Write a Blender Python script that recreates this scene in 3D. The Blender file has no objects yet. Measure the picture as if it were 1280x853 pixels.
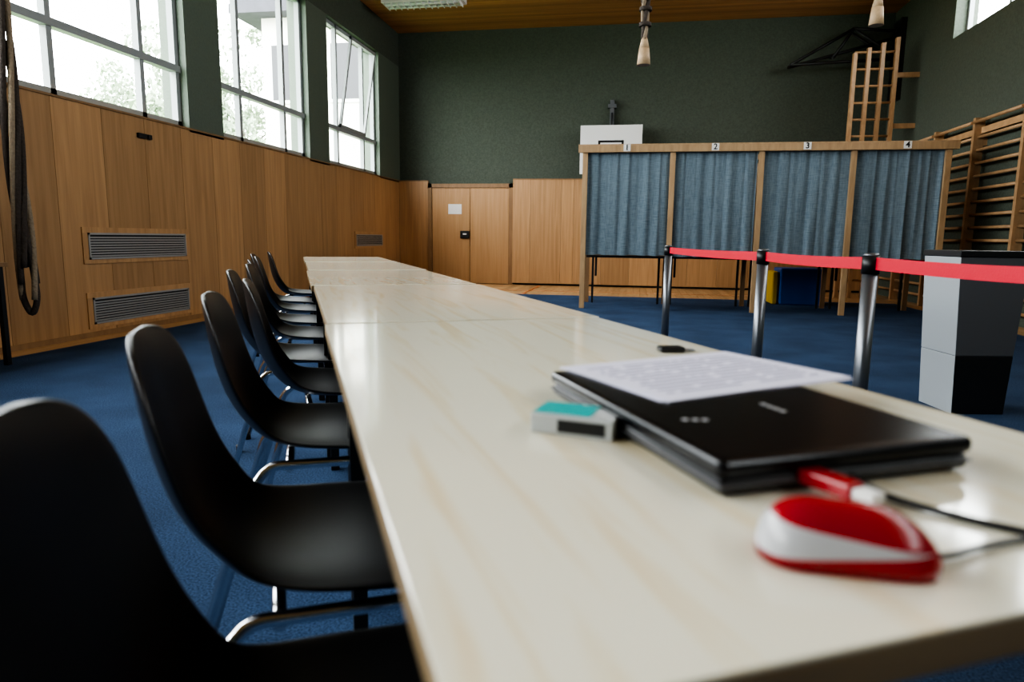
import bpy, bmesh, math, random
from mathutils import Matrix, Vector, Euler
random.seed(7)
sc = bpy.context.scene
COL = sc.collection

# ------------------------------------------------------------------ materials
def newmat(name):
    m = bpy.data.materials.new(name); m.use_nodes = True
    nt = m.node_tree; b = nt.nodes["Principled BSDF"]
    return m, nt, b
def simple(name, col, rough=0.5, metal=0.0, bump=0, bscale=80, var=0.0, spec=0.5):
    m, nt, b = newmat(name)
    b.inputs["Roughness"].default_value = rough
    b.inputs["Metallic"].default_value = metal
    b.inputs["Specular IOR Level"].default_value = spec
    tc = nt.nodes.new("ShaderNodeTexCoord")
    n = nt.nodes.new("ShaderNodeTexNoise"); n.inputs["Scale"].default_value = bscale
    n.inputs["Detail"].default_value = 4
    nt.links.new(tc.outputs["Object"], n.inputs["Vector"])
    mx = nt.nodes.new("ShaderNodeMix"); mx.data_type = 'RGBA'
    c = Vector(col)
    mx.inputs["A"].default_value = (*(c*(1-var)), 1)
    mx.inputs["B"].default_value = (*(c*(1+var)), 1)
    nt.links.new(n.outputs["Fac"], mx.inputs["Factor"])
    nt.links.new(mx.outputs["Result"], b.inputs["Base Color"])
    if bump:
        bp = nt.nodes.new("ShaderNodeBump"); bp.inputs["Strength"].default_value = bump
        bp.inputs["Distance"].default_value = 0.01
        nt.links.new(n.outputs["Fac"], bp.inputs["Height"])
        nt.links.new(bp.outputs["Normal"], b.inputs["Normal"])
    return m
def wood(name, c1, c2, scale=(25,25,1.2), rough=0.45, island=0.25, spec=0.4):
    m, nt, b = newmat(name)
    b.inputs["Roughness"].default_value = rough
    b.inputs["Specular IOR Level"].default_value = spec
    tc = nt.nodes.new("ShaderNodeTexCoord")
    geo = nt.nodes.new("ShaderNodeNewGeometry")
    add = nt.nodes.new("ShaderNodeVectorMath"); add.operation = 'ADD'
    comb = nt.nodes.new("ShaderNodeCombineXYZ")
    mul = nt.nodes.new("ShaderNodeMath"); mul.operation='MULTIPLY'; mul.inputs[1].default_value = 37.0
    nt.links.new(geo.outputs["Random Per Island"], mul.inputs[0])
    for k in range(3): nt.links.new(mul.outputs[0], comb.inputs[k])
    nt.links.new(tc.outputs["Object"], add.inputs[0]); nt.links.new(comb.outputs[0], add.inputs[1])
    mp = nt.nodes.new("ShaderNodeMapping"); mp.inputs["Scale"].default_value = scale
    nt.links.new(add.outputs[0], mp.inputs["Vector"])
    n = nt.nodes.new("ShaderNodeTexNoise"); n.inputs["Scale"].default_value = 1.0
    n.inputs["Detail"].default_value = 6; n.inputs["Distortion"].default_value = 0.6
    nt.links.new(mp.outputs[0], n.inputs["Vector"])
    cr = nt.nodes.new("ShaderNodeValToRGB")
    cr.color_ramp.elements[0].position = 0.3; cr.color_ramp.elements[0].color = (*c1,1)
    cr.color_ramp.elements[1].position = 0.7; cr.color_ramp.elements[1].color = (*c2,1)
    nt.links.new(n.outputs["Fac"], cr.inputs["Fac"])
    hsv = nt.nodes.new("ShaderNodeHueSaturation")
    mr = nt.nodes.new("ShaderNodeMapRange")
    mr.inputs["To Min"].default_value = 1-island; mr.inputs["To Max"].default_value = 1+island
    nt.links.new(geo.outputs["Random Per Island"], mr.inputs["Value"])
    nt.links.new(mr.outputs[0], hsv.inputs["Value"])
    nt.links.new(cr.outputs["Color"], hsv.inputs["Color"])
    nt.links.new(hsv.outputs["Color"], b.inputs["Base Color"])
    return m

M_green = simple("green_plaster", (0.078,0.094,0.071), 0.85, bump=0.5, bscale=35, var=0.35)
M_greenlit = simple("green_pillar_lit", (0.12,0.15,0.115), 0.7, bump=0.2, bscale=40, var=0.15)  # wall green made paler: the light on the pillars is put into the colour
M_panel = wood("wood_panelling", (0.39,0.225,0.108), (0.51,0.305,0.152), (22,22,1.0), 0.42, 0.13)
M_door = wood("door_wood", (0.44,0.25,0.115), (0.52,0.31,0.155), (22,22,1.0), 0.4, 0.05)
M_trimwood = wood("trim_wood", (0.24,0.14,0.07), (0.32,0.19,0.095), (12,12,3), 0.45, 0.1)
M_ceil = wood("ceiling_boards", (0.38,0.19,0.08), (0.50,0.27,0.12), (1.0,25,25), 0.55, 0.2)
M_gym = wood("gym_floor_wood", (0.54,0.33,0.16), (0.64,0.41,0.21), (25,1.5,25), 0.25, 0.12)
M_pine = wood("pine_lumber", (0.38,0.25,0.14), (0.50,0.34,0.19), (20,20,3), 0.5, 0.1)
M_bars = wood("wall_bar_beech", (0.36,0.22,0.115), (0.48,0.30,0.16), (15,6,6), 0.4, 0.12)
M_line = simple("court_line_orange", (0.6,0.16,0.03), 0.3)
M_black = simple("black_plastic", (0.011,0.011,0.012), 0.36, bump=0.02, bscale=300)
M_chrome = simple("chrome", (0.75,0.75,0.76), 0.12, 1.0)
M_steel = simple("brushed_steel", (0.22,0.23,0.25), 0.38, 0.85)
M_blackmetal = simple("black_metal", (0.012,0.012,0.013), 0.45)
M_white = simple("white_paint", (0.78,0.78,0.76), 0.5)
M_winframe = simple("window_frame_paint", (0.30,0.32,0.32), 0.5)
M_vent = simple("vent_metal", (0.42,0.42,0.41), 0.45, 0.5)
M_ventdark = simple("vent_dark", (0.03,0.03,0.03), 0.8)
M_red = simple("red_belt", (0.66,0.010,0.036), 0.55, bump=0.1, bscale=200)
M_mousered = simple("mouse_red", (0.36,0.008,0.018), 0.22)
M_silver = simple("silver_plastic", (0.62,0.62,0.64), 0.3, 0.35)
M_trimsilver = simple("dark_silver_trim", (0.16,0.16,0.17), 0.3, 0.6)
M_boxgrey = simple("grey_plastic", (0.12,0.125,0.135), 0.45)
M_boxreflect = simple("grey_plastic_reflecting", (0.36,0.385,0.40), 0.35)  # bin's left side: reflected light put into a paler grey
M_dark = simple("dark_panel", (0.02,0.021,0.023), 0.35)
M_teal = simple("teal_print", (0.02,0.42,0.42), 0.35)
M_pack = simple("clear_grey_plastic", (0.50,0.52,0.52), 0.12)
M_lid = simple("laptop_lid_gloss", (0.006,0.006,0.008), 0.22, spec=0.3)
M_rope = simple("rope_hemp", (0.30,0.235,0.165), 0.9, bump=0.8, bscale=60, var=0.4)
M_ropedark = simple("rope_dark", (0.07,0.055,0.045), 0.9, bump=0.8, bscale=60, var=0.4)
M_leather = simple("leather_tan", (0.50,0.36,0.22), 0.6, var=0.2)
M_mat = simple("blue_mat_vinyl", (0.01,0.09,0.36), 0.4)
M_yellow = simple("yellow_foam", (0.65,0.42,0.03), 0.5)
M_leaf = simple("leaves", (0.26,0.33,0.22), 0.7, bscale=3, var=0.5)
M_bark = simple("bark", (0.14,0.12,0.10), 0.9)
M_grass = simple("grass", (0.10,0.16,0.06), 0.9, bscale=2, var=0.3)
M_house = simple("house_render", (0.70,0.68,0.62), 0.9, var=0.05)
M_roof = simple("roof_tiles", (0.05,0.05,0.06), 0.8, bscale=5, var=0.3)
M_tube = simple("lamp_diffuser", (0.85,0.88,0.88), 0.4)

def carpet():
    m, nt, b = newmat("blue_carpet")
    b.inputs["Roughness"].default_value = 0.95; b.inputs["Specular IOR Level"].default_value = 0.15
    tc = nt.nodes.new("ShaderNodeTexCoord")
    n = nt.nodes.new("ShaderNodeTexNoise"); n.inputs["Scale"].default_value = 160; n.inputs["Detail"].default_value=3
    n2 = nt.nodes.new("ShaderNodeTexNoise"); n2.inputs["Scale"].default_value = 2.2; n2.inputs["Detail"].default_value=5
    nt.links.new(tc.outputs["Object"], n.inputs["Vector"]); nt.links.new(tc.outputs["Object"], n2.inputs["Vector"])
    cr = nt.nodes.new("ShaderNodeValToRGB")
    cr.color_ramp.elements[0].position=0.35; cr.color_ramp.elements[0].color=(0.020,0.043,0.092,1)
    cr.color_ramp.elements[1].position=0.68; cr.color_ramp.elements[1].color=(0.070,0.120,0.22,1)
    nt.links.new(n.outputs["Fac"], cr.inputs["Fac"])
    hsv = nt.nodes.new("ShaderNodeHueSaturation")
    mr = nt.nodes.new("ShaderNodeMapRange"); mr.inputs["From Min"].default_value=0.3; mr.inputs["From Max"].default_value=0.7
    mr.inputs["To Min"].default_value=0.8; mr.inputs["To Max"].default_value=1.2
    nt.links.new(n2.outputs["Fac"], mr.inputs["Value"]); nt.links.new(mr.outputs[0], hsv.inputs["Value"])
    nt.links.new(cr.outputs["Color"], hsv.inputs["Color"]); nt.links.new(hsv.outputs["Color"], b.inputs["Base Color"])
    bp = nt.nodes.new("ShaderNodeBump"); bp.inputs["Strength"].default_value=0.6; bp.inputs["Distance"].default_value=0.005
    nt.links.new(n.outputs["Fac"], bp.inputs["Height"]); nt.links.new(bp.outputs["Normal"], b.inputs["Normal"])
    return m
M_carpet = carpet()

def tabletop():
    m, nt, b = newmat("table_laminate")
    b.inputs["Roughness"].default_value = 0.10; b.inputs["Specular IOR Level"].default_value = 0.6
    tc = nt.nodes.new("ShaderNodeTexCoord"); mp = nt.nodes.new("ShaderNodeMapping")
    mp.inputs["Scale"].default_value = (11,0.8,9)
    oi = nt.nodes.new("ShaderNodeObjectInfo")
    ml = nt.nodes.new("ShaderNodeMath"); ml.operation='MULTIPLY'; ml.inputs[1].default_value=53.0
    nt.links.new(oi.outputs["Random"], ml.inputs[0])
    va = nt.nodes.new("ShaderNodeVectorMath"); va.operation='ADD'
    nt.links.new(tc.outputs["Object"], va.inputs[0]); nt.links.new(ml.outputs[0], va.inputs[1])
    nt.links.new(va.outputs[0], mp.inputs["Vector"])
    n = nt.nodes.new("ShaderNodeTexNoise"); n.inputs["Scale"].default_value=2.2; n.inputs["Detail"].default_value=5; n.inputs["Distortion"].default_value=1.2
    nt.links.new(mp.outputs[0], n.inputs["Vector"])
    cr = nt.nodes.new("ShaderNodeValToRGB")
    cr.color_ramp.elements[0].position=0.28; cr.color_ramp.elements[0].color=(0.72,0.62,0.42,1)
    cr.color_ramp.elements[1].position=0.48; cr.color_ramp.elements[1].color=(0.77,0.74,0.61,1)
    nt.links.new(n.outputs["Fac"], cr.inputs["Fac"])
    hsv = nt.nodes.new("ShaderNodeHueSaturation"); mr=nt.nodes.new("ShaderNodeMapRange")
    mr.inputs["To Min"].default_value=0.93; mr.inputs["To Max"].default_value=1.05
    nt.links.new(oi.outputs["Random"], mr.inputs["Value"]); nt.links.new(mr.outputs[0], hsv.inputs["Value"])
    nt.links.new(cr.outputs["Color"], hsv.inputs["Color"]); nt.links.new(hsv.outputs["Color"], b.inputs["Base Color"])
    return m
M_table = tabletop()
M_edge = wood("table_edge_beech", (0.24,0.17,0.10),(0.32,0.23,0.13),(4,4,30),0.4,0.05)

def cloth():
    m, nt, b = newmat("curtain_blue_linen")
    b.inputs["Roughness"].default_value = 0.95; b.inputs["Specular IOR Level"].default_value = 0.1
    tc = nt.nodes.new("ShaderNodeTexCoord")
    mp = nt.nodes.new("ShaderNodeMapping"); mp.inputs["Scale"].default_value=(120,120,10)
    mp2 = nt.nodes.new("ShaderNodeMapping"); mp2.inputs["Scale"].default_value=(10,10,120)
    a = nt.nodes.new("ShaderNodeTexNoise"); a.inputs["Scale"].default_value=1; a.inputs["Detail"].default_value=3
    c = nt.nodes.new("ShaderNodeTexNoise"); c.inputs["Scale"].default_value=1; c.inputs["Detail"].default_value=3
    nt.links.new(tc.outputs["Object"], mp.inputs[0]); nt.links.new(tc.outputs["Object"], mp2.inputs[0])
    nt.links.new(mp.outputs[0], a.inputs["Vector"]); nt.links.new(mp2.outputs[0], c.inputs["Vector"])
    ad = nt.nodes.new("ShaderNodeMath"); ad.operation='ADD'
    nt.links.new(a.outputs["Fac"], ad.inputs[0]); nt.links.new(c.outputs["Fac"], ad.inputs[1])
    mr = nt.nodes.new("ShaderNodeMapRange"); mr.inputs["From Min"].default_value=0.7; mr.inputs["From Max"].default_value=1.3
    nt.links.new(ad.outputs[0], mr.inputs["Value"])
    mx = nt.nodes.new("ShaderNodeMix"); mx.data_type='RGBA'
    mx.inputs["A"].default_value=(0.125,0.175,0.215,1); mx.inputs["B"].default_value=(0.225,0.285,0.325,1)
    nt.links.new(mr.outputs[0], mx.inputs["Factor"]); nt.links.new(mx.outputs["Result"], b.inputs["Base Color"])
    return m
M_cloth = cloth()

def mathn(nt, op, a, b_, clamp=False):
    n = nt.nodes.new("ShaderNodeMath"); n.operation=op; n.use_clamp=clamp
    for i,v in enumerate((a,b_)):
        if v is None: continue
        if isinstance(v,(int,float)): n.inputs[i].default_value=v
        else: nt.links.new(v,n.inputs[i])
    return n.outputs[0]
def paper():
    m, nt, b = newmat("printed_paper")
    b.inputs["Roughness"].default_value = 0.8
    tc = nt.nodes.new("ShaderNodeTexCoord"); sp = nt.nodes.new("ShaderNodeSeparateXYZ")
    nt.links.new(tc.outputs["Object"], sp.inputs[0])
    pp = mathn(nt,'PINGPONG',sp.outputs["Y"],0.0075)
    lt = mathn(nt,'LESS_THAN',pp,0.0027)
    row = mathn(nt,'MULTIPLY',mathn(nt,'ROUND',mathn(nt,'DIVIDE',sp.outputs["Y"],0.015),None),7.31)
    cx = nt.nodes.new("ShaderNodeCombineXYZ"); nt.links.new(mathn(nt,'MULTIPLY',sp.outputs["X"],45.0),cx.inputs[0]); nt.links.new(row,cx.inputs[1])
    n = nt.nodes.new("ShaderNodeTexNoise"); n.inputs["Scale"].default_value=1; n.inputs["Detail"].default_value=1
    nt.links.new(cx.outputs[0], n.inputs["Vector"])
    gt = mathn(nt,'GREATER_THAN',n.outputs["Fac"],0.38)
    l2 = mathn(nt,'LESS_THAN',mathn(nt,'ABSOLUTE',sp.outputs["X"],None),0.125)
    l3 = mathn(nt,'LESS_THAN',mathn(nt,'ABSOLUTE',sp.outputs["Y"],None),0.088)
    f = mathn(nt,'MULTIPLY',mathn(nt,'MULTIPLY',lt,gt),mathn(nt,'MULTIPLY',l2,l3))
    mx = nt.nodes.new("ShaderNodeMix"); mx.data_type='RGBA'
    mx.inputs["A"].default_value=(0.68,0.67,0.80,1); mx.inputs["B"].default_value=(0.24,0.24,0.36,1)
    nt.links.new(f, mx.inputs["Factor"]); nt.links.new(mx.outputs["Result"], b.inputs["Base Color"])
    return m
M_paper = paper()
def mousemat():
    m, nt, b = newmat("mouse_two_tone")
    tc = nt.nodes.new("ShaderNodeTexCoord"); sp = nt.nodes.new("ShaderNodeSeparateXYZ")
    nt.links.new(tc.outputs["Object"], sp.inputs[0])
    x,z=sp.outputs["X"],sp.outputs["Z"]
    lo = mathn(nt,'ADD',mathn(nt,'MULTIPLY',mathn(nt,'ADD',x,0.054),0.10),0.007)
    hi = mathn(nt,'SUBTRACT',0.0265,mathn(nt,'MULTIPLY',mathn(nt,'ADD',x,0.03),0.13))
    f = mathn(nt,'MULTIPLY',mathn(nt,'GREATER_THAN',z,lo),mathn(nt,'LESS_THAN',z,hi))
    mx = nt.nodes.new("ShaderNodeMix"); mx.data_type='RGBA'
    mx.inputs["A"].default_value=(0.36,0.008,0.018,1); mx.inputs["B"].default_value=(0.50,0.50,0.52,1)
    nt.links.new(f, mx.inputs["Factor"]); nt.links.new(mx.outputs["Result"], b.inputs["Base Color"])
    b.inputs["Roughness"].default_value=0.25
    return m
M_mouse = mousemat()

# ------------------------------------------------------------------ mesh helpers
class MB:
    def __init__(s, *mats): s.bm = bmesh.new(); s.mats = list(mats)
    def mi(s, m):
        if m not in s.mats: s.mats.append(m)
        return s.mats.index(m)
    def box(s, lo, hi, m, rot=None, org=None):
        r = bmesh.ops.create_cube(s.bm, size=1)
        c = [(lo[i]+hi[i])/2 for i in range(3)]; d = [abs(hi[i]-lo[i]) for i in range(3)]
        for v in r['verts']:
            v.co = Vector((v.co.x*d[0]+c[0], v.co.y*d[1]+c[1], v.co.z*d[2]+c[2]))
            if rot is not None: v.co = rot @ (v.co-Vector(org)) + Vector(org)
        k = s.mi(m)
        for f in {f for v in r['verts'] for f in v.link_faces}: f.material_index = k
        return r['verts']
    def cyl(s, p1, p2, r1, m, r2=None, seg=16, caps=True):
        p1=Vector(p1); p2=Vector(p2); d=p2-p1
        r = bmesh.ops.create_cone(s.bm, cap_ends=caps, segments=seg, radius1=r1, radius2=r1 if r2 is None else r2, depth=d.length)
        q = Vector((0,0,1)).rotation_difference(d.normalized()).to_matrix()
        for v in r['verts']: v.co = q @ v.co + (p1+p2)/2
        k = s.mi(m)
        for f in {f for v in r['verts'] for f in v.link_faces}:
            f.material_index = k
            if len(f.verts)==4: f.smooth = True
    def obj(s, name, parent=None, loc=(0,0,0), rz=0, bevel=0, seg=2):
        me = bpy.data.meshes.new(name); s.bm.normal_update(); s.bm.to_mesh(me); s.bm.free()
        for m in s.mats: me.materials.append(m)
        o = bpy.data.objects.new(name, me); COL.objects.link(o)
        o.location = loc; o.rotation_euler = (0,0,rz)
        if parent: o.parent = parent
        if bevel:
            b = o.modifiers.new("bevel",'BEVEL'); b.width=bevel; b.segments=seg; b.limit_method='ANGLE'
        return o
def empty(name, loc=(0,0,0), rz=0):
    e = bpy.data.objects.new(name, None); COL.objects.link(e); e.empty_display_size=0.1
    e.location = loc; e.rotation_euler=(0,0,rz); return e
def fillet(pts, rad, n=6):
    pts=[Vector(p) for p in pts]; out=[pts[0]]
    for i in range(1,len(pts)-1):
        a,b,c=pts[i-1],pts[i],pts[i+1]
        r=min(rad,(a-b).length*.48,(c-b).length*.48)
        p=b+(a-b).normalized()*r; q=b+(c-b).normalized()*r
        for k in range(n+1):
            t=k/n; out.append(p*(1-t)**2+b*2*t*(1-t)+q*t*t)
    out.append(pts[-1]); return out
def tube_mesh(name, pts, r, mat, rad=0.05, seg=12):
    P = fillet(pts, rad); bm=bmesh.new(); rings=[]
    T=[(P[min(i+1,len(P)-1)]-P[max(i-1,0)]).normalized() for i in range(len(P))]
    up=Vector((0,0,1)) if abs(T[0].z)<0.9 else Vector((1,0,0))
    N=(up-T[0]*up.dot(T[0])).normalized()
    for i,p in enumerate(P):
        if i: N=(N-T[i]*N.dot(T[i])).normalized()
        B=T[i].cross(N)
        rings.append([bm.verts.new(p+(N*math.cos(6.28318*k/seg)+B*math.sin(6.28318*k/seg))*r) for k in range(seg)])
    for i in range(len(rings)-1):
        for k in range(seg):
            f=bm.faces.new((rings[i][k],rings[i][(k+1)%seg],rings[i+1][(k+1)%seg],rings[i+1][k])); f.smooth=True
    bm.faces.new(rings[0][::-1]); bm.faces.new(rings[-1])
    me=bpy.data.meshes.new(name); bm.to_mesh(me); bm.free(); me.materials.append(mat); return me
def tube(name, pts, r, mat, parent=None, rad=0.05, curve=None, seg=12):
    me = curve or tube_mesh(name,pts,r,mat,rad,seg)
    o = bpy.data.objects.new(name, me); COL.objects.link(o)
    if parent: o.parent=parent
    return o

# ------------------------------------------------------------------ room
XL, XR, YB, YF, H = -4.87, 4.42, 13.9, -4.5, 5.0
b = MB(M_gym)
x = XL-0.3
while x < XR+0.3:
    b.box((x,YF-0.3,-0.2),(x+0.118,YB+0.3,0.0),M_gym); x+=0.12
b.box((XL-0.3,YF-0.3,-0.25),(XR+0.3,YB+0.3,-0.1),M_gym)
b.obj("floor")
CP=0.006
b = MB(M_carpet); b.box((-4.62,YF+0.2,0.0),(4.0,11.45,CP),M_carpet); b.obj("carpet")
b = MB(M_line)
b.box((-3.0,12.35,0.0),(3.35,12.40,0.002),M_line)
b.box((-1.9,11.46,0.0),(-1.85,13.7,0.002),M_line)
b.obj("court_line_marking")
b = MB(M_ceil)
y=YF-0.3
while y<YB+0.3:
    b.box((XL-0.4,y,H),(XR+0.3,y+0.095,H+0.03),M_ceil); y+=0.1
b.box((XL-0.4,YF-0.3,H+0.03),(XR+0.3,YB+0.3,H+0.2),M_ceil)
b.obj("ceiling")
wins = [(-3.95,-1.75),(-1.05,1.15),(1.85,4.05),(4.78,7.02),(7.66,9.88),(10.56,12.76)]
SILL, TOP = 2.08, 4.36
b = MB(M_green, M_greenlit)
b.box((XL-0.30,YF-0.3,-0.1),(XL-0.04,YB+0.3,SILL-0.02),M_green)
b.box((XL-0.30,YF-0.3,TOP),(XL,YB+0.3,H+0.2),M_green)
prev = YF-0.3
for (a,c) in wins+[(YB+0.3,None)]:
    b.box((XL-0.30,prev,SILL-0.02),(XL,a,TOP),M_greenlit)
    prev = c
b.obj("wall_left")
b = MB(M_panel)
PW=0.562; y = 5.17-PW*20
while y<YB-0.02:
    y0=max(y+0.002,YF); y1=min(y+PW-0.002,YB-0.06)
    if y1>y0: b.box((XL-0.04,y0,0.05),(XL+0.0,y1,SILL),M_panel)
    y+=PW
b.box((XL-0.20,YF,SILL),(XL+0.012,YB-0.06,SILL+0.02),M_trimwood)
b.box((XL-0.04,YF,0.0),(XL-0.005,YB-0.06,0.05),M_trimwood)
b.obj("wall_panelling_left")
def vent(y0,y1,z0,z1):
    v = MB(M_panel,M_vent,M_ventdark)
    x=XL
    v.box((x,y0-0.06,z0-0.04),(x+0.012,y1+0.06,z0),M_panel); v.box((x,y0-0.06,z1),(x+0.012,y1+0.06,z1+0.05),M_panel)
    v.box((x,y0-0.06,z0),(x+0.012,y0,z1),M_panel); v.box((x,y1,z0),(x+0.012,y1+0.06,z1),M_panel)
    v.box((x,y0,z0),(x+0.004,y1,z1),M_ventdark)
    t=0.018
    v.box((x,y0,z0),(x+0.02,y1,z0+t),M_vent); v.box((x,y0,z1-t),(x+0.02,y1,z1),M_vent)
    v.box((x,y0,z0),(x+0.02,y0+t,z1),M_vent); v.box((x,y1-t,z0),(x+0.02,y1,z1),M_vent)
    n=int((z1-z0-2*t)/0.024)
    for i in range(n):
        z=z0+t+0.012+i*0.024
        v.box((x+0.004,y0+t,z-0.007),(x+0.018,y1-t,z+0.007),M_vent)
    v.obj("air_vent_grille")
vent(5.45,6.82,0.71,0.95); vent(5.45,6.82,0.12,0.36); vent(11.53,12.8,0.77,0.98)
b=MB(M_blackmetal); b.box((XL,6.18,1.885),(XL+0.03,6.3,1.93),M_blackmetal); b.box((XL,6.32,1.885),(XL+0.03,6.37,1.93),M_blackmetal); b.obj("wall_sensor",bevel=0.004)

def window_left(i,a,c,sash=False):
    b = MB(M_winframe)
    x0,x1 = XL-0.16, XL-0.09
    f=0.06
    b.box((x0,a,SILL+0.02),(x1,a+f,TOP),M_winframe); b.box((x0,c-f,SILL+0.02),(x1,c,TOP),M_winframe)
    b.box((x0,a,SILL+0.02),(x1,c,SILL+0.09),M_winframe); b.box((x0,a,TOP-f),(x1,c,TOP),M_winframe)
    b.box((x0,a,2.68),(x1+0.02,c,2.75),M_winframe)
    for yy in (a+0.54,a+1.66): b.box((x0,yy-0.03,SILL+0.02),(x1,yy+0.03,TOP),M_winframe)
    if sash:
        rot=Matrix.Rotation(math.radians(9),3,'Y'); org=(x1+0.02,a,2.75)
        ya,yc=a+0.56,a+1.64
        for lo,hi in [((x1,ya,2.75),(x1+0.04,ya+0.05,4.2)),((x1,yc-0.05,2.75),(x1+0.04,yc,4.2)),((x1,ya,2.75),(x1+0.04,yc,2.80)),((x1,ya,4.15),(x1+0.04,yc,4.2))]:
            b.box(lo,hi,M_winframe,rot,org)
    b.obj("window_%d"%i)
for i,(a,c) in enumerate(wins): window_left(i+1,a,c,sash=(i==5))

b = MB(M_green)
b.box((XL-0.30,YB,-0.1),(XR+0.3,YB+0.3,H+0.2),M_green); b.obj("wall_back")
b = MB(M_panel)
b.box((XL,YB-0.05,0.04),(-4.25,YB,2.08),M_panel)
x=-2.46
for wd in [0.36,0.62,0.25,0.56,0.56,0.56,0.56,0.56,0.56,0.56,0.56,0.56,0.56,0.58]:
    b.box((x+0.002,YB-0.12,0.04),(min(x+wd-0.002,XR-0.01),YB,2.1),M_panel); x+=wd
b.box((-2.46,YB-0.13,2.1),(XR-0.01,YB,2.12),M_trimwood)
b.box((XL,YB-0.06,2.08),(-4.25,YB,2.10),M_trimwood)
b.obj("wall_panelling_back")
d = empty("door_1",(0,0,0))
b = MB(M_trimwood)
b.box((-4.25,YB-0.07,0),(-4.17,YB,2.03),M_trimwood); b.box((-2.55,YB-0.07,0),(-2.465,YB,2.03),M_trimwood); b.box((-4.25,YB-0.07,1.95),(-2.465,YB,2.03),M_trimwood)
b.obj("door_frame",d)
b = MB(M_door); b.box((-4.165,YB-0.045,0.01),(-3.365,YB-0.005,1.945),M_door); b.box((-3.355,YB-0.045,0.01),(-2.555,YB-0.005,1.945),M_door); b.obj("door_leaves",d,bevel=0.003)
b = MB(M_blackmetal,M_white); b.box((-3.56,YB-0.09,0.93),(-3.37,YB-0.045,1.08),M_blackmetal); b.box((-3.50,YB-0.11,1.0),(-3.42,YB-0.09,1.03),M_white); b.obj("door_lock",d,bevel=0.01)
b = MB(M_white); b.box((-3.82,YB-0.049,1.42),(-3.54,YB-0.045,1.62),M_white); b.obj("paper_notice",d)

rw = [(-2.5,-0.1),(0.4,2.8),(3.3,5.7),(6.15,8.55),(9.0,11.4)]
RS,RT=3.88,4.72
b = MB(M_green)
b.box((XR,YF-0.3,-0.1),(XR+0.3,YB+0.3,RS),M_green); b.box((XR,YF-0.3,RT),(XR+0.3,YB+0.3,H+0.2),M_green)
prev=YF-0.3
for (a,c) in rw+[(YB+0.3,None)]:
    b.box((XR,prev,RS),(XR+0.3,a,RT),M_green); prev=c
b.obj("wall_right")
for i,(a,c) in enumerate(rw):
    b=MB(M_winframe); x0,x1=XR+0.16,XR+0.22
    b.box((x0,a,RS),(x1,a+0.05,RT),M_winframe); b.box((x0,c-0.05,RS),(x1,c,RT),M_winframe)
    b.box((x0,a,RS),(x1,c,RS+0.05),M_winframe); b.box((x0,a,RT-0.05),(x1,c,RT),M_winframe)
    b.box((x0,(a+c)/2-0.03,RS),(x1,(a+c)/2+0.03,RT),M_winframe)
    b.obj("window_%d"%(i+7))
b = MB(M_green); b.box((XL-0.30,YF-0.3,-0.1),(XR+0.3,YF,H+0.2),M_green); b.obj("wall_front")

# ------------------------------------------------------------------ ceiling lamps
for (lx,ly) in [(-3.75,12.05),(-3.75,7.5),(0,7.5),(-3.75,3.0),(0,3.0)]:
    e=empty("ceiling_lamp",(lx,ly,H))
    b=MB(M_white,M_tube); b.box((-0.72,-0.16,-0.07),(0.72,0.16,0.0),M_white)
    for yy in (-0.08,0.08): b.cyl((-0.66,yy,-0.09),(0.66,yy,-0.09),0.022,M_tube)
    for k in range(13): b.box((-0.66+k*0.11-0.004,-0.14,-0.12),(-0.66+k*0.11+0.004,0.14,-0.07),M_white)
    b.obj("lamp_housing",e)

# ------------------------------------------------------------------ wall bars right
b = MB(M_bars)
ys=[5.25,6.45,7.65,8.85,10.05,11.25,12.45,13.6]
for yy in ys:
    b.box((4.25,yy-0.03,0.0),(4.37,yy+0.03,2.55),M_bars)
    b.box((4.37,yy-0.02,0.4),(XR,yy+0.02,0.5),M_bars); b.box((4.37,yy-0.02,2.2),(XR,yy+0.02,2.3),M_bars)
for j in range(len(ys)-1):
    for k in range(14):
        z=0.16+k*0.165
        b.cyl((4.31,ys[j]+0.02,z),(4.31,ys[j+1]-0.02,z),0.02,M_bars,seg=10)
    b.cyl((4.24,ys[j]+0.02,2.49),(4.24,ys[j+1]-0.02,2.49),0.022,M_bars,seg=10)
    b.box((4.33,ys[j],2.35),(4.36,ys[j+1],2.43),M_bars)
b.obj("gym_wall_bars")
b = MB(M_bars)
for xx in (3.42,3.63,3.84,4.05): b.box((xx-0.03,12.5,0.0),(xx+0.03,12.58,4.0+(xx-3.42)*0.35),M_bars)
for k in range(15):
    z=0.3+k*0.265
    b.cyl((3.42,12.54,z),(4.05,12.54,z),0.02,M_bars,seg=10)
b.box((4.05,12.52,3.6),(XR,12.56,3.68),M_bars); b.box((4.05,12.52,2.8),(XR,12.56,2.88),M_bars)
b.obj("climbing_frame")
b = MB(M_blackmetal)
XE=XR-0.06
A=(2.6,13.4,4.05);B_=(3.6,13.4,4.62);C_=(XE,13.4,4.55);D=(XE,13.4,4.1);E=(3.3,13.4,4.15)
for p,q in [(A,B_),(B_,C_),(A,D),(C_,D),(E,B_),(D,B_),((2.6,13.4,4.05),(2.6,13.6,4.05)),((2.6,13.6,4.05),(XE,13.6,4.5)),(B_,(3.6,13.6,4.62)),((3.6,13.6,4.62),(XE,13.6,4.1)),(E,(3.3,13.6,4.2))]:
    b.cyl(p,q,0.026,M_blackmetal,seg=8)
b.box((XE-0.03,13.3,3.4),(XR-0.002,13.7,4.75),M_blackmetal)
b.obj("basketball_bracket")
e=empty("basketball_backboard",(-0.53,13.5,0))
b=MB(M_white,M_blackmetal,M_steel)
b.box((-0.58,-0.02,2.18),(0.58,0.02,3.08),M_white)
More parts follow.
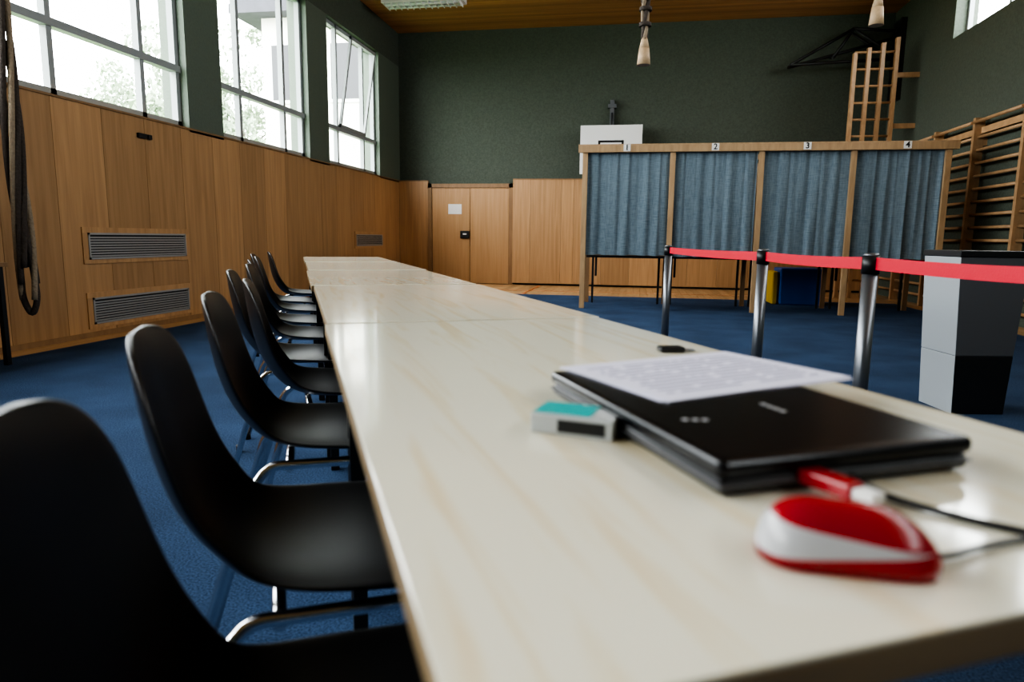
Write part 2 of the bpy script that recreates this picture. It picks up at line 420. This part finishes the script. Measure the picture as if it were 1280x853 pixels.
for lo,hi in [((-0.24,-0.025,2.32),(-0.20,-0.02,2.80)),((0.20,-0.025,2.32),(0.24,-0.02,2.80)),((-0.24,-0.025,2.76),(0.24,-0.02,2.80)),((-0.24,-0.025,2.32),(0.24,-0.02,2.36))]: b.box(lo,hi,M_blackmetal)
b.obj("board",e)
b=MB(M_steel); b.box((-0.05,0.3,2.3),(0.03,0.4,3.6),M_steel); b.box((-0.09,0.28,3.45),(0.07,0.4,3.52),M_steel); b.cyl((-0.01,0.02,2.5),(-0.01,0.35,2.5),0.03,M_steel); b.cyl((-0.01,0.02,2.95),(-0.01,0.35,3.4),0.02,M_steel)
b.obj("mount_rail",e)
b=MB(M_line)
prev=None
for k in range(25):
    a=2*math.pi*k/24; p=(0.225*math.cos(a),-0.30+0.225*math.sin(a),2.42)
    if prev: b.cyl(prev,p,0.009,M_line,seg=8)
    prev=p
b.box((-0.05,-0.08,2.38),(0.05,-0.02,2.44),M_line)
b.obj("hoop_ring",e)

# ------------------------------------------------------------------ hanging climbing ropes
HT=H-0.002
def hang_rope(x,y,z0,bundle):
    e=empty("climbing_rope",(x,y,0))
    b=MB(M_leather,M_rope,M_blackmetal)
    b.cyl((0,0,z0),(0,0,z0+0.13),0.055,M_leather,0.042); b.cyl((0,0,z0+0.13),(0,0,z0+0.22),0.042,M_leather,0.022)
    b.obj("leather_end",e)
    if bundle:
        for k in range(4):
            pts=[]; ph=k*1.57
            for j in range(60):
                t=j/59; z=z0+0.2+t*(HT-z0-0.2); r=0.012+0.042*min(1,t*3)*(0.6+0.4*math.sin(t*9+k))
                pts.append((r*math.cos(ph+t*22),r*math.sin(ph+t*22),z))
            pts[-1]=(pts[-2][0],pts[-2][1],HT-0.006)
            tube("rope_strand_%d"%(k+1),pts,0.016,M_rope if k%2 else M_ropedark,e,0.01)
        b=MB(M_ropedark)
        for z in (z0+0.30,z0+0.42): b.cyl((0,0,z),(0,0,z+0.03),0.05,M_ropedark)
        b.obj("rope_binding",e)
    else:
        tube("rope_strand_1",[(0,0,z0+0.2),(0.004,0,z0+1),(0,0,HT)],0.016,M_rope,e,0.1)
hang_rope(0.01,6.0,2.37,True); hang_rope(1.77,6.0,2.61,False)
e=empty("climbing_rope",(-4.43,4.36,0))
for k in range(6):
    pts=[];ph=k*1.05
    for j in range(60):
        t=j/59; z=0.45+0.12*(k%3)+t*(HT-0.01-0.45-0.12*(k%3))
        r=0.05+0.015*math.sin(t*7+k)
        pts.append((r*math.cos(ph+t*9)-0.04*t,r*math.sin(ph+t*9),z))
    tube("rope_strand_%d"%(k+1),pts,0.02,[M_rope,M_ropedark,M_ropedark][k%3],e,0.01)
tube("rope_loop",[(0.02,0,1.0),(0.03,0.03,0.7),(0.05,0.03,0.45),(0.0,0.02,0.32),(-0.05,0,0.45),(-0.05,0,0.9)],0.022,M_ropedark,e,0.1)
e=empty("side_table",(-4.62,3.70,CP))
b=MB(M_trimwood); b.box((-0.22,-0.42,0.70),(0.26,0.45,0.73),M_trimwood); b.obj("top",e,bevel=0.003)
b=MB(M_blackmetal)
for xx in (-0.0,0.22):
    for yy in (-0.38,0.41): b.box((xx-0.017,yy-0.017,0),(xx+0.017,yy+0.017,0.70),M_blackmetal)
b.box((-0.0,-0.38,0.66),(0.22,-0.36,0.70),M_blackmetal); b.box((-0.0,0.39,0.66),(0.22,0.41,0.70),M_blackmetal)
b.obj("legs",e)

# ------------------------------------------------------------------ voting booths
e=empty("voting_booth",(0,9.4,CP))
px=[-0.70,0.44,1.55,2.65,3.73]
b=MB(M_pine)
for x in px:
    b.box((x-0.034,-0.02,0.0),(x+0.034,0.03,2.08),M_pine)
b.box((-0.79,-0.05,2.075),(3.83,0.0,2.165),M_pine)
b.box((-0.79,-0.05,2.165),(3.83,0.06,2.18),M_pine)
for x in (-0.70,3.73):
    b.box((x-0.03,0.0,2.08),(x+0.03,1.0,2.15),M_pine)
b.box((-0.75,0.95,2.08),(3.78,1.0,2.15),M_pine)
for x in px:
    b.box((x-0.025,0.95,0.72),(x+0.025,1.0,2.1),M_pine)
b.obj("timber_frame",e,bevel=0.003)
b=MB(M_blackmetal,M_trimwood)
for x in px:
    b.box((x-0.03,0.92,0.0),(x+0.03,0.965,0.72),M_trimwood)
for j in range(4):
    b.box((px[j]+0.04,0.12,0.69),(px[j+1]-0.04,0.93,0.72),M_blackmetal)
    b.box((px[j]+0.12,0.84,0.40),(px[j]+0.15,0.87,0.70),M_blackmetal)
    for xx in (px[j]+0.09,px[j+1]-0.09):
        b.box((xx-0.015,0.86,0.0),(xx+0.015,0.89,0.69),M_blackmetal)
b.obj("writing_shelves",e)
b=MB(M_pine)
for x in px[1:4]: b.box((x-0.008,0.05,0.72),(x+0.008,0.93,1.95),M_pine)
b.box((px[0],0.93,0.72),(px[-1],0.945,2.0),M_pine)
b.obj("dividers",e)
for j in range(4):
    x0=px[j]+(0.035 if j else -0.01); x1=px[j+1]-0.035+(0.04 if j==3 else 0)
    bm=bmesh.new(); NX,NZ=150,30; g=[]
    rnd=random.Random(j+3); ph=[rnd.uniform(0,6.28) for _ in range(6)]; nf=[5,8.3,14,2.5]
    for iz in range(NZ+1):
        t=iz/NZ; z=2.09-t*(1.36+0.01*math.sin(j*2)); row=[]
        for ix in range(NX+1):
            s=ix/NX
            am=0.007+0.008*t
            w=(math.sin(6.283*nf[0]*s+ph[0]+1.0*math.sin(3*t+ph[4]))*0.9+math.sin(6.283*nf[1]*s+ph[1]+0.8*t)*0.6+math.sin(6.283*nf[2]*s+ph[2])*0.35*(1-0.8*t)+math.sin(6.283*nf[3]*s+ph[3]+t)*0.7)
            xx=x0+(x1-x0)*s+0.008*math.sin(6.283*nf[1]*s+ph[5])
            row.append(bm.verts.new((xx,am*w-0.005,z+0.004*w*t)))
        g.append(row)
    for a in range(NZ):
        for c in range(NX):
            f=bm.faces.new((g[a][c],g[a+1][c],g[a+1][c+1],g[a][c+1])); f.smooth=True
    me=bpy.data.meshes.new("curtain"); bm.to_mesh(me); bm.free(); me.materials.append(M_cloth)
    o=bpy.data.objects.new("curtain_%d"%(j+1),me); COL.objects.link(o); o.parent=e; o.location=(0,0.045,0)
    cx=[-0.155,0.965,2.08,3.24][j]
    t=MB(M_white); t.box((cx-0.045,-0.056,2.085),(cx+0.045,-0.05,2.175),M_white); t.obj("number_tag_%d"%(j+1),e)
    fc=bpy.data.curves.new("num",'FONT'); fc.body=str(j+1); fc.size=0.10; fc.align_x='CENTER'; fc.align_y='CENTER'; fc.extrude=0.001; fc.offset=0.002
    fc.materials.append(M_blackmetal)
    to=bpy.data.objects.new("number_digit_%d"%(j+1),fc); COL.objects.link(to); to.parent=e; to.location=(cx,-0.058,2.13); to.rotation_euler=(math.pi/2,0,0)
b=MB(M_mat,M_yellow); b.box((2.15,10.75,CP),(2.75,11.3,0.55),M_mat); b.box((2.05,10.8,CP),(2.13,11.25,0.50),M_yellow)
b.obj("gym_mat_stack",bevel=0.02)

# ------------------------------------------------------------------ stanchions
sp=[(0.245,5.26),(0.635,3.63),(0.853,2.71),(1.08,1.77)]
for k,(x,y) in enumerate(sp):
    e=empty("barrier_post",(x,y,0))
    b=MB(M_steel,M_blackmetal)
    b.cyl((0,0,CP),(0,0,0.025),0.17,M_blackmetal,seg=32); b.cyl((0,0,0.025),(0,0,0.05),0.165,M_blackmetal,0.05,seg=32)
    b.cyl((0,0,0.05),(0,0,0.835),0.027,M_steel,seg=24); b.cyl((0,0,0.835),(0,0,0.90),0.031,M_blackmetal,seg=24); b.cyl((0,0,0.90),(0,0,0.91),0.031,M_steel,0.022,seg=24)
    b.obj("post",e)
    if k<3:
        dx,dy=sp[k+1][0]-x,sp[k+1][1]-y; L=math.hypot(dx,dy)
        bm=bmesh.new(); n=20; r=[]
        for i in range(n+1):
            t=i/n; s=0.03+(L-0.06)*t
            sag=-0.006*math.sin(math.pi*t)
            r.append((bm.verts.new((dx/L*s,dy/L*s,0.850+sag)),bm.verts.new((dx/L*s,dy/L*s,0.895+sag))))
        for i in range(n): bm.faces.new((r[i][0],r[i+1][0],r[i+1][1],r[i][1]))
        me=bpy.data.meshes.new("belt"); bm.to_mesh(me); bm.free(); me.materials.append(M_red)
        o=bpy.data.objects.new("belt",me); COL.objects.link(o); o.parent=e
        so=o.modifiers.new("s",'SOLIDIFY'); so.thickness=0.002

e=empty("ballot_bin",(1.885,4.26,CP),math.radians(10))
bm=bmesh.new()
def taper(w0,d0,z0,w1,d1,z1):
    v=[bm.verts.new((sx*w/2,sy*d/2,z)) for (w,d,z) in ((w0,d0,z0),(w1,d1,z1)) for sx,sy in ((-1,-1),(1,-1),(1,1),(-1,1))]
    fs=[(3,2,1,0),(4,5,6,7),(0,1,5,4),(1,2,6,5),(2,3,7,6),(3,0,4,7)]
    return [bm.faces.new([v[i] for i in f]) for f in fs]
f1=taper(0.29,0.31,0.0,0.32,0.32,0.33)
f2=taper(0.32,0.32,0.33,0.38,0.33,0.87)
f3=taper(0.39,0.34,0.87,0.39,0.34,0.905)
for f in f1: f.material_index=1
f1[5].material_index=2; f2[5].material_index=2  # left faces get the paler grey with the reflection in its colour
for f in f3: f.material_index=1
me=bpy.data.meshes.new("body"); bm.to_mesh(me); bm.free()
for m in (M_boxgrey,M_dark,M_boxreflect): me.materials.append(m)
o=bpy.data.objects.new("body",me); COL.objects.link(o); o.parent=e
bv=o.modifiers.new("b",'BEVEL'); bv.width=0.004; bv.segments=2

# ------------------------------------------------------------------ tables
TA=math.radians(27.5)
def tp(a,bb): return (-math.sin(TA)*a+math.cos(TA)*bb, math.cos(TA)*a+math.sin(TA)*bb)
starts=[(0.243,1.605),(1.605,2.845),(2.845,4.085),(4.085,5.325),(5.325,6.56)]
b0,b1=0.055,0.735
for ti,(a0,a1) in enumerate(starts):
    L=a1-a0-0.010; W=b1-b0
    x,y=tp((a0+a1)/2,(b0+b1)/2+[0,0.006,-0.004,0.006,0][ti])
    e=empty("folding_table",(x,y,[0,0.001,0.003,0.005,0.007][ti]),TA)
    t=MB(M_table,M_edge)
    t.box((-W/2,-L/2,0.7465),(W/2,L/2,0.75),M_table)
    t.box((-W/2,-L/2,0.724),(W/2,L/2,0.7465),M_edge)
    t.obj("top",e,bevel=0.0014)
    t=MB(M_blackmetal)
    for sx in (-1,1):
        for sy in (-1,1):
            xx,yy=sx*(W/2-0.06),sy*(L/2-0.07)
            t.box((xx-0.016,yy-0.016,CP+0.001),(xx+0.016,yy+0.016,0.724),M_blackmetal)
    t.box((-W/2+0.05,-L/2+0.055,0.68),(W/2-0.05,-L/2+0.085,0.724),M_blackmetal)
    t.box((-W/2+0.05,L/2-0.085,0.68),(W/2-0.05,L/2-0.055,0.724),M_blackmetal)
    t.box((-W/2+0.05,-L/2+0.06,0.68),(-W/2+0.075,L/2-0.06,0.724),M_blackmetal)
    t.box((W/2-0.075,-L/2+0.06,0.68),(W/2-0.05,L/2-0.06,0.724),M_blackmetal)
    t.obj("frame",e)

# ------------------------------------------------------------------ chairs
def shell_mesh():
    rows=[(-.262,.806,.055,.004,0),(-.261,.802,.105,.010,0),(-.259,.788,.150,.018,0),(-.256,.760,.182,.028,0),(-.251,.718,.204,.036,0),(-.242,.66,.212,.042,0),
          (-.228,.60,.209,.046,0),(-.209,.55,.197,.05,.004),(-.182,.505,.184,.05,.012),(-.145,.468,.184,.03,.026),(-.09,.446,.198,.01,.034),(-.02,.440,.212,0,.032),
          (.06,.443,.218,0,.024),(.13,.448,.218,0,.014),(.18,.446,.208,0,.006),(.21,.436,.190,0,0),(.225,.418,.165,0,0)]
    N=14; bm=bmesh.new(); g=[]
    for (x,z,w,ef,eu) in rows:
        r=[]
        for i in range(N+1):
            u=-1+2*i/N; q=abs(u)**2.2
            r.append(bm.verts.new((x+ef*q,w*u,z+eu*q)))
        g.append(r)
    for a in range(len(g)-1):
        for c in range(N):
            f=bm.faces.new((g[a][c],g[a+1][c],g[a+1][c+1],g[a][c+1])); f.smooth=True
    me=bpy.data.meshes.new("chair_shell"); bm.to_mesh(me); bm.free(); me.materials.append(M_black); return me
shell=shell_mesh()
legs=[tube_mesh("leg",[(.24,sy*.215,0.012),(.20,sy*.195,.385),(.17,sy*.185,.425),(-.12,sy*.170,.422),(-.155,sy*.185,.39),(-.27,sy*.22,0.012)],0.011,M_chrome,0.045) for sy in (-1,1)]
cross=tube_mesh("cross",[(.10,-.185,.418),(.10,.185,.418)],0.010,M_chrome)
cross2=tube_mesh("cross",[(-.08,-.178,.415),(-.08,.178,.415)],0.010,M_chrome)
bF=MB(M_blackmetal)
for xx,yb_ in ((.24,.215),(-.27,.22)):
    for s_ in (-1,1): bF.cyl((xx,yb_*s_,0.0),(xx,yb_*s_,0.03),0.014,M_blackmetal,seg=12)
tmp=bF.obj("tmpf"); feet=tmp.data; bpy.data.objects.remove(tmp)
chairs=[(0.575,0.035,1),(1.10,0.035,2),(1.76,0.05,-1),(2.30,0.10,2),(2.90,0.0,0),(3.52,0.03,-2),(4.1,0.0,2),(4.75,0.0,0),(5.40,-0.06,-2),(6.1,0.03,1)]
for (a,bb,dr) in chairs:
    x,y=tp(a,bb)
    e=empty("stacking_chair",(x,y,CP),TA+math.radians(dr))
    o=bpy.data.objects.new("seat_shell",shell); COL.objects.link(o); o.parent=e
    so=o.modifiers.new("s",'SOLIDIFY'); so.thickness=0.009; so.offset=0
    ss=o.modifiers.new("ss",'SUBSURF'); ss.levels=1; ss.render_levels=2
    tube("leg_frame_1",None,0,None,e,curve=legs[0]); tube("leg_frame_2",None,0,None,e,curve=legs[1])
    tube("cross_tube_1",None,0,None,e,curve=cross); tube("cross_tube_2",None,0,None,e,curve=cross2)
    o=bpy.data.objects.new("feet",feet); COL.objects.link(o); o.parent=e

# ------------------------------------------------------------------ laptop etc.
e=empty("laptop",(0.10,0.75,0.75),TA)
b=MB(M_black)
b.box((-0.128,-0.185,0.002),(0.128,0.185,0.016),M_black); o=b.obj("base",e,bevel=0.006,seg=3)
b=MB(M_trimsilver); b.box((-0.1295,-0.1865,0.009),(0.1295,0.1865,0.0115),M_trimsilver); b.obj("trim_strip",e,bevel=0.001)
b=MB(M_lid); b.box((-0.13,-0.187,0.016),(0.13,0.187,0.032),M_lid); b.obj("lid",e,bevel=0.007,seg=4)
b=MB(M_silver)
for k in range(3): b.cyl((-0.09+0.009*k,-0.07-0.003*k,0.0318),(-0.09+0.009*k,-0.07-0.003*k,0.0323),0.0035,M_silver,seg=12)
for k in range(4): b.box((0.02,-0.070+0.010*k,0.0318),(0.026,-0.064+0.010*k,0.0323),M_silver)
b.obj("lid_badge",e)
b=MB(M_blackmetal)
for sx in (-1,1):
    for sy in (-1,1): b.cyl((sx*.11,sy*.165,0),(sx*.11,sy*.165,0.003),0.008,M_blackmetal)
b.obj("rubber_feet",e)
e=empty("paper_sheets",(0.09,0.885,0.7827),math.radians(39))
b=MB(M_paper); b.box((-0.1485,-0.105,0.0),(0.1485,0.105,0.0012),M_paper); b.obj("top_sheet",e)
b=MB(M_paper); b.box((-0.1485,-0.105,-0.0005),(0.1485,0.105,0.0),M_paper,Matrix.Rotation(math.radians(-3),3,'Z'),(0,0,0)); b.obj("lower_sheet",e)
e=empty("cigarette_pack",(-0.052,0.70,0.75),math.radians(-12))
b=MB(M_pack,M_teal); b.box((-0.044,-0.028,0.0),(0.044,0.028,0.021),M_pack); b.obj("carton",e,bevel=0.002)
b=MB(M_teal,M_dark); b.box((-0.043,-0.022,0.021),(0.018,0.026,0.0216),M_teal); b.box((-0.014,-0.0285,0.004),(0.036,-0.028,0.017),M_dark); b.obj("label",e)
# small key pouch near the far table edge
e=empty("key_pouch",(0.075,1.25,0.75),math.radians(15))
b=MB(M_dark); b.box((-0.028,-0.015,0.0),(0.018,0.015,0.010),M_dark); b.obj("pouch",e,bevel=0.004,seg=3)
b=MB(M_steel)
prev=None
for k in range(17):
    a=2*math.pi*k/16; p=(0.028+0.011*math.cos(a),0.011*math.sin(a),0.003)
    if prev: b.cyl(prev,p,0.0013,M_steel,seg=6)
    prev=p
b.obj("key_ring",e)
def mouse():
    bm=bmesh.new(); bmesh.ops.create_uvsphere(bm,u_segments=64,v_segments=40,radius=1)
    for f in bm.faces: f.smooth=True
    for v in bm.verts:
        x,y,z=v.co
        X=0.054*math.copysign(abs(x)**0.62,x)
        Y=0.031*(1-0.10*math.cos(x*3))*y
        hh=0.033*(1-0.20*x-0.10*x*x)
        Z=hh*max(z,0)+0.0055 if z>-0.1 else 0.0008
        v.co=(X,Y,Z)
    me=bpy.data.meshes.new("mouse_shell")
    bm.to_mesh(me); bm.free(); me.materials.append(M_mouse); return me
e=empty("computer_mouse",(0.138,0.440,0.75),math.radians(-2))
o=bpy.data.objects.new("body",mouse()); COL.objects.link(o); o.parent=e
b=MB(M_dark); b.cyl((0.028,-0.004,0.024),(0.028,0.004,0.024),0.009,M_dark,seg=20); b.obj("scroll_wheel",e)
tube("cable",[(0.050,0,0.008),(0.065,0.012,0.004),(0.10,0.04,0.003),(0.14,0.062,0.003),(0.28,0.03,0.003)],0.0022,M_dark,e,0.05)
e=empty("usb_stick",(0.162,0.545,0.763),math.radians(-50))
b=MB(M_mousered,M_white); b.box((-0.030,-0.010,-0.006),(0.016,0.010,0.006),M_mousered); b.box((0.016,-0.008,-0.004),(0.034,0.008,0.004),M_white)
b.obj("stick",e,bevel=0.002)
e=empty("usb_cable",(0,0,0.75))
tube("cable",[(0.18,0.575,0.011),(0.195,0.552,0.005),(0.23,0.528,0.003),(0.27,0.503,0.003),(0.42,0.46,0.003)],0.003,M_dark,e,0.04)

# ------------------------------------------------------------------ outside
b=MB(M_grass); b.box((-60,-40,-0.6),(-5.4,60,-0.5),M_grass); b.obj("ground_lawn")
def tree(x,y,h,r,seed):
    rnd=random.Random(seed); e=empty("tree",(x,y,-0.5))
    b=MB(M_bark); b.cyl((0,0,0),(0.1,0,h*0.75),0.18,M_bark,0.07,seg=10)
    for k in range(6):
        a=rnd.uniform(0,6.28); b.cyl((0,0,h*(0.35+0.07*k)),(r*0.7*math.cos(a),r*0.7*math.sin(a),h*(0.5+0.08*k)),0.06,M_bark,0.02,seg=6)
    b.obj("trunk",e)
    bm=bmesh.new()
    cl=[(rnd.gauss(0,r*.42),rnd.gauss(0,r*.42),h*0.72+rnd.gauss(0,h*.16),rnd.uniform(.3,.6)*r*.6) for _ in range(34)]
    for k in range(5200):
        c=rnd.choice(cl); p=Vector((rnd.gauss(0,1),rnd.gauss(0,1),rnd.gauss(0,1))).normalized()*c[3]*rnd.uniform(.5,1.05)+Vector(c[:3])
        s=rnd.uniform(.05,.10); R_=Euler((rnd.uniform(0,6),rnd.uniform(0,6),rnd.uniform(0,6))).to_matrix()
        vs=[bm.verts.new(p+R_@Vector(q)) for q in ((-s,0,0),(0,-s*.6,0),(s,0,0),(0,s*.6,0))]; bm.faces.new(vs)
    me=bpy.data.meshes.new("leaves"); bm.to_mesh(me); bm.free(); me.materials.append(M_leaf)
    o=bpy.data.objects.new("leaves",me); COL.objects.link(o); o.parent=e
tree(-15.3,19.5,6.0,2.2,1); tree(-12.2,19.2,7.0,2.0,2); tree(-18.5,17.0,5.0,2.0,3); tree(-9.6,14.2,4.6,1.3,4)
e=empty("neighbour_house",(0,0,0))
b=MB(M_house); b.box((-9.6,17.0,-0.5),(-5.6,25,6.4),M_house); b.obj("house_wall",e)
b=MB(M_roof); b.box((-10.2,16.5,6.4),(-5.2,25,6.6),M_roof); 
v=b.box((-10.2,16.5,6.6),(-5.2,25,9.0),M_roof)
for q in v:
    if q.co.z>8.5: q.co.x=-7.7
b.obj("house_roof",e)
b=MB(M_dark,M_white)
for xx in (-8.9,-7.3):
    b.box((xx-.5,16.95,4.3),(xx+.5,17.0,5.8),M_white); b.box((xx-.42,16.93,4.38),(xx+.42,16.96,5.72),M_dark)
b.obj("house_windows",e)

# ------------------------------------------------------------------ light
w=bpy.data.worlds.new("sky"); sc.world=w; w.use_nodes=True
nt=w.node_tree; bg=nt.nodes["Background"]
bg.inputs["Color"].default_value=(0.93,0.98,1.0,1); bg.inputs["Strength"].default_value=17.5
def portal(x,y0,y1,z0,z1,side):
    l=bpy.data.lights.new("window_portal",'AREA'); l.shape='RECTANGLE'; l.size=z1-z0; l.size_y=y1-y0
    l.cycles.is_portal=True
    o=bpy.data.objects.new("window_portal",l); COL.objects.link(o)
    o.location=(x,(y0+y1)/2,(z0+z1)/2); o.rotation_euler=(0,math.radians(-90 if side>0 else 90),0)
for (a,c) in wins: portal(XL-0.25,a,c,SILL,TOP,1)
for (a,c) in rw: portal(XR+0.27,a,c,RS,RT,-1)

# ------------------------------------------------------------------ camera
cam=bpy.data.cameras.new("camera"); co=bpy.data.objects.new("camera",cam); COL.objects.link(co)
R = Matrix.Rotation(math.radians(10.05),3,'Z') @ Matrix.Rotation(math.radians(90-8.6),3,'X') @ Matrix.Rotation(0.012,3,'Z')
co.matrix_world = Matrix.Translation((0,0,0.95)) @ R.to_4x4()
cam.sensor_width=36; cam.lens=24; cam.clip_start=0.02
cam.dof.use_dof=True; cam.dof.focus_distance=5.0; cam.dof.aperture_fstop=3.5
sc.camera=co
sc.view_settings.view_transform='AgX'
try: sc.view_settings.look='AgX - High Contrast'
except: pass
